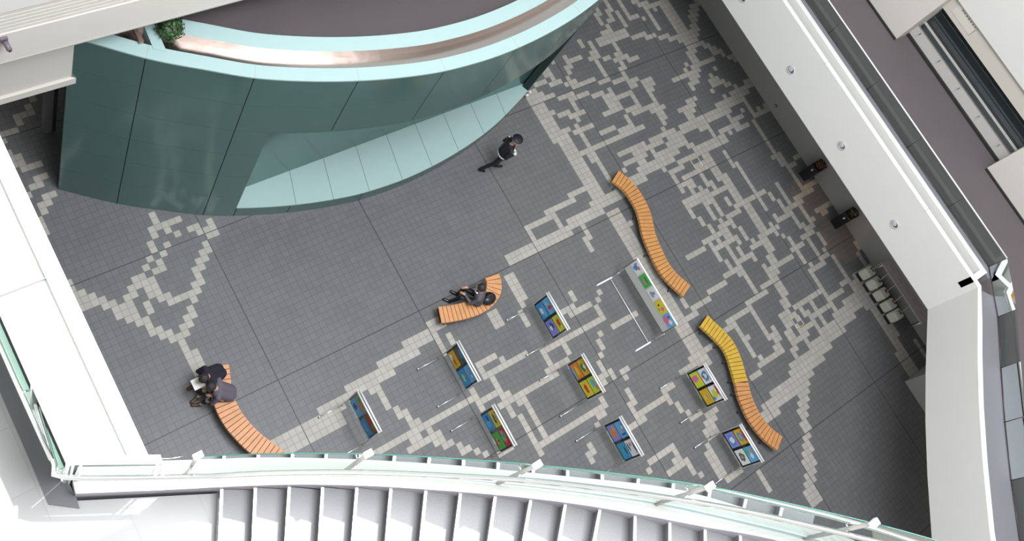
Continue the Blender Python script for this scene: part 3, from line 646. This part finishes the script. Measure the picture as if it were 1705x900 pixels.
pipe = mat('silver_pipe', (0.75, 0.74, 0.76), 0.25, 0.8); caster = mat('caster_black', (0.03, 0.03, 0.03), 0.4)
ART = [
 (-0.23, -0.35, 'leftmost stand', [('grey', [('green', .3, .6, .15, .3), ('orange', .6, .5, .2, .3)]), ('sky', [('navy', .4, .5, .2, .3)]), ('brown', [('red', .4, .5, .3, .2), ('green', .7, .7, .15, .2)]), ('blue', [('sky', .5, .5, .3, .2)])]),
 (2.25, -0.42, 'stand below the seated person', [('dark', [('blue', .5, .7, .3, .2), ('brown', .4, .3, .3, .1)]), ('gold', [('white', .3, .3, .2, .2), ('red', .6, .5, .3, .1)]), ('sky', [('grey', .4, .4, .1, .25), ('white', .7, .6, .1, .1)]), ('blue', [('lime', .5, .5, .25, .15)])]),
 (2.26, -1.96, 'stand with the green picture', [('yellow', [('black', .5, .4, .33, .12), ('grey', .5, .6, .18, .18), ('pink', .2, .8, .08, .1)]), ('blue', [('navy', .3, .6, .2, .15), ('sky', .6, .4, .2, .3)]), ('red', [('grey', .4, .35, .35, .3), ('green', .4, .4, .15, .2)]), ('green', [('brown', .5, .1, .45, .1), ('gold', .5, .4, .2, .2), ('navy', .5, .5, .1, .12)])]),
 (4.83, -0.38, 'stand directly right of the short bench', [('sky', [('red', .6, .5, .12, .3), ('yellow', .3, .3, .08, .1)]), ('blue', [('sky', .6, .6, .35, .25), ('white', .5, .4, .2, .2)]), ('lime', [('red', .5, .5, .3, .2), ('white', .75, .6, .08, .1)]), ('violet', [('navy', .4, .6, .25, .25), ('white', .5, .4, .16, .18)])]),
 (4.82, -1.97, 'stand in the centre of the group', [('gold', [('dgreen', .5, .35, .3, .2), ('white', .5, .6, .15, .15), ('brown', .5, .85, .3, .05)]), ('orange', [('yellow', .5, .6, .35, .15), ('sky', .5, .1, .48, .12)]), ('lime', [('sky', .4, .5, .25, .25), ('pink', .7, .7, .12, .12)]), ('yellow', [('red', .5, .5, .3, .2)])]),
 (4.86, -3.57, 'lowest stand in the third column', [('sky', [('grey', .5, .4, .16, .14), ('white', .4, .7, .1, .1), ('navy', .8, .5, .06, .3)]), ('violet', [('orange', .5, .5, .3, .3), ('gold', .3, .7, .15, .12)]), ('white', [('navy', .5, .85, .4, .08), ('pink', .3, .5, .12, .14), ('dgreen', .4, .2, .3, .1)]), ('blue', [('green', .5, .5, .35, .1), ('navy', .5, .75, .25, .1)])]),
 (7.62, -3.58, 'stand left of the yellow bench', [('white', [('blue', .5, .5, .36, .36), ('white', .5, .5, .15, .2), ('red', .5, .3, .15, .1)]), ('lime', [('pink', .4, .4, .22, .4), ('yellow', .7, .7, .2, .2)]), ('white', [('lime', .55, .4, .3, .3), ('red', .4, .85, .35, .1), ('blue', .8, .15, .15, .12)]), ('gold', [('grey', .5, .6, .16, .14), ('yellow', .5, .3, .2, .12)])]),
 (7.60, -5.18, 'lower right stand beside the orange bench', [('gold', [('red', .5, .88, .45, .1), ('blue', .5, .45, .28, .3), ('grey', .5, .45, .18, .2)]), ('violet', [('blue', .5, .5, .4, .35), ('white', .5, .5, .22, .25)]), ('sky', [('orange', .3, .75, .12, .12), ('white', .6, .5, .2, .15), ('green', .3, .2, .25, .12)]), ('white', [('dgreen', .5, .5, .28, .3), ('pink', .5, .5, .12, .15)])])]
SL = ['upper right', 'upper left', 'lower right', 'lower left']
for x, y0, where, pics in ART:
    t = thing('display_stand', (x, y0, 0), 'silver framed clear display stand, '+where, 'display stand', "display stands with children's paintings")
    m = MB(); m.box(-0.004, 0.004, -0.93, -0.01, 0.48, 1.33, acrylic); m.build('clear_panel', t)
    for dx in (-0.03, 0.03): m = MB(); m.tube([(dx, 0.02, 1.35), (dx, -0.96, 1.35)], 0.019, whitem, 8); m.build('top_rail', t)
    for y in (0.0, -0.94):
        m = MB(); m.tube([(0, y, 0.05), (0, y, 1.34)], 0.012, pipe, 8); m.build('post', t)
        m = MB(); m.tube([(-0.56, y, 0.05), (0.04, y, 0.05)], 0.014, pipe, 8); ft = m.build('foot', t)
        for xx in (-0.56, 0.02): m = MB(); m.ball((xx, y, 0.028), 0.028, caster, 1); m.ball((xx, y, 0.055), 0.022, whitem, 1); m.build('caster', ft)
    for k, (b, sh) in enumerate(pics):
        
        painting(x-0.009, y0-0.25-0.45*(k//2), 1.13-0.37*(k % 2), 0.38, 0.33, b, sh, 'mainly %s child painting, %s on the %s' % (b, SL[k], where))
t = thing('picture_panel', (7.59, -0.64, 0), 'big white picture panel on T-shaped feet beside the orange S bench', 'display panel')
m = MB(); m.box(-0.012, 0.012, -1.82, 0, 0.60, 1.25, mat('panel_face', (0.55, 0.56, 0.55), 0.4)); m.build('board', t)
m = MB(); m.box(-0.02, 0.02, -1.84, 0.02, 1.25, 1.275, whitem); m.box(-0.02, 0.02, -1.84, 0.02, 0.575, 0.6, legm)
for y in (-1.84, 0): m.box(-0.02, 0.02, y, y+0.02, 0.6, 1.25, legm)
m.build('frame', t)
for y in (0.0, -1.86):
    m = MB(); m.tube([(0, y, 0.06), (0, y, 0.62)], 0.014, pipe, 8); m.build('post', t); m = MB(); m.box(-0.62, -0.10, y-0.03, y+0.01, 0.02, 0.07, whitem); m.box(-0.1, 0.2, y-0.01, y+0.0, 0.03, 0.06, pipe); m.build('foot', t)
m = MB(); m.tube([(-0.17, 0, 0.07), (-0.17, -1.86, 0.07)], 0.012, whitem, 8); m.build('cross_bar', t)
for k, (b, sh) in enumerate([('white', [('blue', .4, .4, .25, .3), ('orange', .6, .7, .15, .15), ('violet', .2, .6, .1, .2)]), ('green', [('pink', .5, .4, .3, .12), ('dgreen', .5, .7, .3, .08)]), ('white', [('blue', .5, .7, .12, .12), ('grey', .5, .4, .25, .2)]), ('yellow', [('pink', .7, .6, .15, .2), ('black', .3, .4, .08, .12), ('green', .6, .2, .1, .1)]), ('sky', [('pink', .4, .25, .35, .28), ('white', .7, .6, .2, .2), ('brown', .3, .7, .12, .14)])]):
    painting(7.572, -0.82-0.365*k, 1.08, 0.33, 0.32, b, sh, 'mainly %s child painting, %s on the big white panel' % (b, ['first from the top', 'second from the top', 'middle one', 'fourth from the top', 'lowest one'][k]))

# ================================================================== ITEMS BY THE RIGHT WALL
blackp = mat('black_planter', (0.012, 0.012, 0.014), 0.35); redf = mat('red_flower', (0.35, 0.02, 0.03), 0.5)
for y, lab in ((-0.67, 'upper black planter box with red flowers against the grey wall'), (-2.30, 'lower black planter box with leafy top against the grey wall')):
    t = thing('planter_box', (15.36, y, 0), lab, 'planter', 'black planters along the grey wall')
    m = MB(); m.box(-0.22, 0.22, -0.15, 0.15, 0, 0.66, blackp); m.build('box', t, bevel=0.01)
    m = MB(); leaves(m, (0, 0, 0.72), 0.17, 160, 0.07, [leaf, leaf2, redf] if y > -1 else [leaf, stem]); m.build('foliage', t)
    m = MB(); m.box(-0.228, -0.22, -0.02, 0.02, 0.48, 0.56, whitem); m.build('tag', t)
t = thing('long_table', (15.4, -4.9, 0), 'long narrow table with pale pink sheets against the grey wall', 'table')
m = MB(); m.box(-0.17, 0.18, -0.95, 1.0, 0.66, 0.70, mat('table_top', (0.5, 0.48, 0.49), 0.5)); m.build('tabletop', t)
for xx in (-0.14, 0.15):
    for yy in (-0.9, 0.95): m = MB(); m.tube([(xx, yy, 0), (xx, yy, 0.66)], 0.015, pipe, 8); m.build('leg', t)
sheet = mat('pink_sheet', (0.52, 0.46, 0.48), 0.7); ink = mat('pink_ink', (0.34, 0.18, 0.23), 0.7)
for y0, y1, lab in ((-5.45, -3.95, 'large pale pink sheet with faint reddish rows on the long table'), (-5.84, -5.48, 'small pale pink sheet at the lower end of the long table')):
    m = MB(); m.box(15.24, 15.57, y0, y1, 0.702, 0.706, sheet); n = max(1, int((y1-y0)/0.35))
    for k in range(n): m.box(15.44, 15.46, y0+0.08+k*0.36, y0+0.30+k*0.36, 0.706, 0.708, ink); m.box(15.30, 15.32, y0+0.12+k*0.36, y0+0.15+k*0.36, 0.706, 0.708, MATS['faint_ink'])
    tag(m.build('paper_sheet'), lab, 'paper')
tub_w = mat('cream_white_tub', (0.60, 0.62, 0.55), 0.4)
for k, y in enumerate((-3.92, -4.27, -4.62, -4.97, -5.30)):
    t = thing('square_stool', (14.96, y, 0), 'rounded white square stool with small dark red tuft, %s in the row by the wall' % ['topmost', 'second', 'middle', 'fourth', 'lowest'][k], 'stool', 'rounded white stools by the wall')
    m = MB(); m.box(-0.16, 0.16, -0.15, 0.15, 0.10, 0.45, tub_w); m.build('seat_block', t, bevel=0.06)
    m = MB(); m.box(-0.14, 0.14, -0.13, 0.13, 0, 0.11, blackp); m.build('base', t)
    m = MB(); [m.ball((0.04+random.uniform(-.03, .03), random.uniform(-.06, .06), 0.47), 0.022, redf if j % 2 else blackp, 1) for j in range(6)]; m.build('tuft', t)
    m = MB(); m.tube([(0.05, 0, 0.47), (0.27, 0.05, 0.72)], 0.006, whitem, 6); m.build('stick', t)
t = MB(); t.box(14.15, 15.58, -8.6, -6.9, 0, 0.85, mat('grey_counter', (0.42, 0.42, 0.43), 0.5)); tag(t.build('counter', bevel=0.01), 'plain grey-white counter block under the edge of the white parapet', 'counter')
for x, y, lab in ((12.0, 1.05, 'thin yellow and white square floor outlet frame above the middle'), (12.02, -4.03, 'thin white and yellow square floor outlet frame lower right')):
    m = MB(); yl = mat('yellow_line', (0.55, 0.50, 0.12), 0.5)
    for a in ((-.15, .15, -.15, -.135), (-.15, .15, .135, .15)): m.box(x+a[0], x+a[1], y+a[2], y+a[3], 0, 0.006, yl)
    for a in ((-.15, -.135, -.15, .15), (.135, .15, -.15, .15)): m.box(x+a[0], x+a[1], y+a[2], y+a[3], 0, 0.0055, whitem)
    tag(m.build('floor_outlet_frame'), lab, 'outlet')
for x, y, lab in ((14.9, -1.35, 'warm downlight under the slab above the upper planter'), (15.1, -2.75, 'warm downlight under the slab above the lower planter')):
    t = thing('downlight', (x, y, 3.99), lab, 'lamp'); m = MB(); m.lathe([(0.0, 0), (0.07, 0), (0.07, -0.03), (0.0, -0.03)], whitem, n=16); m.build('housing', t)
    d = bpy.data.lights.new('spot', 'SPOT'); d.energy = 60; d.color = (1, 0.62, 0.35); d.spot_size = 0.38; d.spot_blend = 0.3; o = bpy.data.objects.new('spot', d); COL.objects.link(o); o.location = (x, y, 3.9)

# ================================================================== PEOPLE
def figure(name, loc, rz, label, segs, balls, voxel=0.011):
    """one continuous body surface grown from tapered limbs; each face takes the material of its nearest limb"""
    mb = MB(); ax = []
    for a, b, ra, rb, mt in segs:
        a, b = Vector(a), Vector(b); mb.tube([a, b], ra, mt, 12, rb); mb.ball(a, ra, mt, 2); mb.ball(b, rb, mt, 2); ax.append((a, b, ra, rb, mt))
    for c, r, sc, mt in balls: mb.ball(Vector(c), r, mt, 3, sc); ax.append((Vector(c), Vector(c)+Vector((0, 0, 1e-4)), r*sum(sc)/3, r*sum(sc)/3, mt))
    mats = list(mb.mats); o = mb.build('tmp'); rm = o.modifiers.new('r', 'REMESH'); rm.mode = 'VOXEL'; rm.voxel_size = voxel
    smo = o.modifiers.new('s', 'SMOOTH'); smo.iterations = 3; smo.factor = 0.5
    me = bpy.data.meshes.new_from_object(o.evaluated_get(bpy.context.evaluated_depsgraph_get())); bpy.data.objects.remove(o)
    me.materials.clear(); [me.materials.append(x) for x in mats]
    for f in me.polygons:
        p = f.center; best = 9
        for a, b, ra, rb, mt in ax:
            ab = b-a; t = max(0, min(1, (p-a).dot(ab)/max(1e-9, ab.length_squared))); d = (p-a-ab*t).length-(ra+(rb-ra)*t)
            if d < best: best = d; k = mats.index(mt)
        f.material_index = k; f.use_smooth = True
    b = bpy.data.objects.new('body', me); COL.objects.link(b); e = thing(name, loc, label, 'person', None, rz); b.parent = e; return e
skin = mat('skin', (0.50, 0.28, 0.20), 0.5); hairm = mat('dark_hair', (0.03, 0.028, 0.03), 0.5, bump=0.6, bscale=60)
def hand(w_, d, up, mt):
    """palm, four unequal curled fingers and a thumb from wrist w_ along d"""
    w_, d, up = Vector(w_), Vector(d).normalized(), Vector(up).normalized(); s = d.cross(up).normalized(); L = [(w_, w_+d*0.075, 0.026, 0.030, mt)]
    for k, l in ((-1.5, 0.06), (-0.5, 0.07), (0.5, 0.075), (1.5, 0.062)):
        a = w_+d*0.08+s*k*0.019; b = a+d*l*0.55-up*0.012; L += [(a, b, 0.0095, 0.009, mt), (b, b+d*l*0.35-up*l*0.4, 0.009, 0.0075, mt)]
    a = w_+d*0.03+s*0.03; return L+[(a, a+s*0.03+d*0.025, 0.011, 0.009, mt)]
def head(c, f, sk):
    c = Vector(c); f = Vector(f).normalized(); s = Vector((-f.y, f.x, 0)).normalized(); dk = mat('face_dark', (0.05, 0.03, 0.03), 0.5); lip = mat('lip', (0.35, 0.12, 0.10), 0.5)
    return [(c, 0.105, (0.88, 0.80, 1.08), sk), (c+f*0.10-Vector((0, 0, 0.01)), 0.020, (1, 0.8, 1.3), sk), (c+s*0.088, 0.024, (0.7, 0.5, 1.2), sk), (c-s*0.088, 0.024, (0.7, 0.5, 1.2), sk), (c+f*0.088+s*0.034+Vector((0, 0, 0.02)), 0.013, (1, 1, .7), dk), (c+f*0.088-s*0.034+Vector((0, 0, 0.02)), 0.013, (1, 1, .7), dk), (c+f*0.088-Vector((0, 0, 0.05)), 0.016, (0.7, 1.3, 0.5), lip)]
uni = mat('black_uniform', (0.012, 0.012, 0.015), 0.55); shoe = mat('black_shoe', (0.01, 0.01, 0.012), 0.25); glove = mat('white_glove', (0.75, 0.75, 0.73), 0.6)
# uniformed guard, mid-stride (local +X forward)
sg_ = [((0, 0.09, 0.93), (0.16, 0.09, 0.50), 0.085, 0.058, uni), ((0.16, 0.09, 0.50), (0.16, 0.09, 0.10), 0.055, 0.042, uni), ((0.15, 0.09, 0.045), (0.34, 0.10, 0.035), 0.045, 0.035, shoe),
 ((0, -0.09, 0.93), (-0.05, -0.09, 0.50), 0.085, 0.058, uni), ((-0.05, -0.09, 0.50), (-0.27, -0.09, 0.14), 0.055, 0.042, uni), ((-0.29, -0.09, 0.09), (-0.15, -0.10, 0.035), 0.042, 0.034, shoe),
 ((0, 0.05, 0.95), (0.02, 0.07, 1.35), 0.125, 0.115, uni), ((0, -0.05, 0.95), (0.02, -0.07, 1.35), 0.125, 0.115, uni), ((0.02, -0.16, 1.40), (0.02, 0.16, 1.40), 0.062, 0.062, uni), ((0.02, 0, 1.42), (0.05, 0, 1.53), 0.052, 0.05, skin),
 ((0.02, 0.2, 1.38), (-0.02, 0.25, 1.12), 0.052, 0.043, uni), ((-0.02, 0.25, 1.12), (0.20, 0.12, 1.06), 0.042, 0.032, uni), ((0.02, -0.2, 1.38), (-0.02, -0.25, 1.12), 0.052, 0.043, uni), ((-0.02, -0.25, 1.12), (0.20, -0.12, 1.10), 0.042, 0.032, uni)]
g_ = figure('person', (5.98, 3.22, 0), math.radians(-28), 'person in black uniform, peaked cap and white belt walking across the grey floor', sg_+hand((0.21, 0.11, 1.06), (0.7, -0.7, 0), (0, 0, 1), glove)+hand((0.21, -0.11, 1.10), (0.7, 0.7, 0), (0, 0, 1), glove), head((0.08, 0, 1.62), (1, 0, -0.1), skin))
m = MB(); m.lathe([(0.10, 0), (0.105, 0.03), (0.14, 0.075), (0.13, 0.095), (0.0, 0.10)], uni, c=(0.07, 0, 1.655), n=24); m.lathe([(0.106, 0.002), (0.112, 0.002), (0.113, 0.022), (0.106, 0.022)], glove, c=(0.07, 0, 1.655), n=24); m.prism([(0.10, -0.10), (0.19, -0.07), (0.215, 0), (0.19, 0.07), (0.10, 0.10)], 1.655, 1.668, shoe); m.build('peaked_cap', g_)
m = MB(); pts = [(0.155*math.cos(t), 0.205*math.sin(t), 1.0) for t in [2*math.pi*j/28 for j in range(29)]]
m.strip([(x*1.02, y*1.02, z-0.03) for x, y, z in pts], [(x*1.02, y*1.02, z+0.03) for x, y, z in pts], glove, True); m.build('white_belt', g_)
m = MB(); m.box(0.135, 0.15, -0.03, 0.03, 1.25, 1.38, mat('dark_red_tie', (0.3, 0.02, 0.02), 0.5)); m.ball((-0.02, 0.19, 1.455), 0.03, glove, 1, (1, 1, .4)); m.build('red_tie', g_)
def sitter(loc, rz, label, top, trousers, shoes, lean=0.0, reach=0.30, lift=0.42, hair=True):
    B = lift+0.10; l = lean; ch = Vector((l*0.75, 0, B+0.44-l*0.25)); hd = ch+Vector((0.06+l*0.35, 0, 0.24-l*0.25))
    sg = []
    for s in (1, -1):
        sg += [((0, 0.09*s, B), (0.40, 0.12*s, B-0.01), 0.085, 0.06, trousers), ((0.40, 0.12*s, B-0.01), (0.46+0.05*s, 0.12*s, 0.10), 0.057, 0.042, trousers), ((0.46+0.05*s, 0.12*s, 0.045), (0.63+0.05*s, 0.13*s, 0.035), 0.043, 0.034, shoes),
               ((0, 0.05*s, B), ch+Vector((0, 0.07*s, -0.05)), 0.125, 0.115, top), (ch+Vector((0, 0.18*s, 0)), ch+Vector((0.08, 0.24*s, -0.26)), 0.055, 0.044, top), (ch+Vector((0.08, 0.24*s, -0.26)), Vector((reach+0.05, 0.11*s, B+0.14)), 0.043, 0.032, top)]
        sg += hand((reach+0.06, 0.10*s, B+0.14), (0.9, -0.3*s, -0.2), (0, 0, 1), skin)
    sg += [(ch+Vector((0, -0.15, 0)), ch+Vector((0, 0.15, 0)), 0.062, 0.062, top), (ch, hd-Vector((0.02, 0, 0.08)), 0.052, 0.05, skin)]
    e = figure('person', loc, rz, label, sg, head(hd, (1, 0, -0.15-l), skin))
    m = MB(); m.ball(hd+Vector((-0.018, 0, 0.028)), 0.115, hairm, 3, (0.92, 0.86, 0.98)); m.build('hair', e); return e
c_ = sitter((3.62, 0.30, 0), math.radians(130), 'person in grey top with pale collar and black trousers seated on the short orange bench', mat('grey_top', (0.10, 0.10, 0.11), 0.8), uni, shoe, 0.12)
m = MB(); m.tube([(0.20, 0.10, 1.02), (0.215, 0, 0.84), (0.20, -0.10, 1.02)], 0.02, glove, 8); m.build('collar', c_)
cream = mat('cream_black_patched', (0.42, 0.38, 0.31), 0.8); brn = mat('brown_shoe', (0.09, 0.035, 0.03), 0.4)
nt = cream.node_tree; vn = nt.nodes.new('ShaderNodeTexNoise'); vn.inputs['Scale'].default_value = 5.0; cr_ = nt.nodes.new('ShaderNodeValToRGB'); cr_.color_ramp.interpolation = 'CONSTANT'
cr_.color_ramp.elements[0].color = (0.015, 0.012, 0.02, 1); cr_.color_ramp.elements[1].color = (0.42, 0.38, 0.31, 1); cr_.color_ramp.elements[1].position = 0.5
tcn = nt.nodes.new('ShaderNodeTexCoord'); nt.links.new(tcn.outputs['Object'], vn.inputs['Vector']); nt.links.new(vn.outputs['Fac'], cr_.inputs[0]); nt.links.new(cr_.outputs[0], nt.nodes['Principled BSDF'].inputs['Base Color'])
sitter((-2.33, 0.86, 0), math.radians(153), 'person in grey-violet sweater and cream-black patched trousers bending forward on the left bench', mat('grey_violet_knit', (0.12, 0.105, 0.14), 0.9), cream, brn, 0.38)
e_ = sitter((-2.34, 1.36, 0), math.radians(190), 'dark-haired person in black holding a white sheet at the top end of the left bench', mat('black_knit', (0.02, 0.018, 0.03), 0.9), cream, brn, 0.38)
m = MB(); m.box(-2.98, -2.76, 1.18, 1.40, 0.735, 0.742, glove); tag(m.build('white_sheet'), 'white sheet held by the dark-haired person on the left bench', 'paper')
t = thing('black_bag', (3.86, 0.22, 0.42), 'black round shiny bag lying on the short orange bench beside the seated person', 'bag')
bagm = mat('black_bag_nylon', (0.015, 0.015, 0.017), 0.3, bump=0.8, bscale=9); m = MB(); m.ball((0, 0, 0.11), 0.17, bagm, 3, (1.15, 0.9, 0.66)); m.build('bag_body', t)
m = MB(); m.tube([(-0.12, 0, 0.18), (-0.05, 0.03, 0.25), (0.05, 0.03, 0.25), (0.12, 0, 0.18)], 0.010, mat('bag_strap', (0.08, 0.08, 0.09), 0.5), 6); m.build('strap', t)
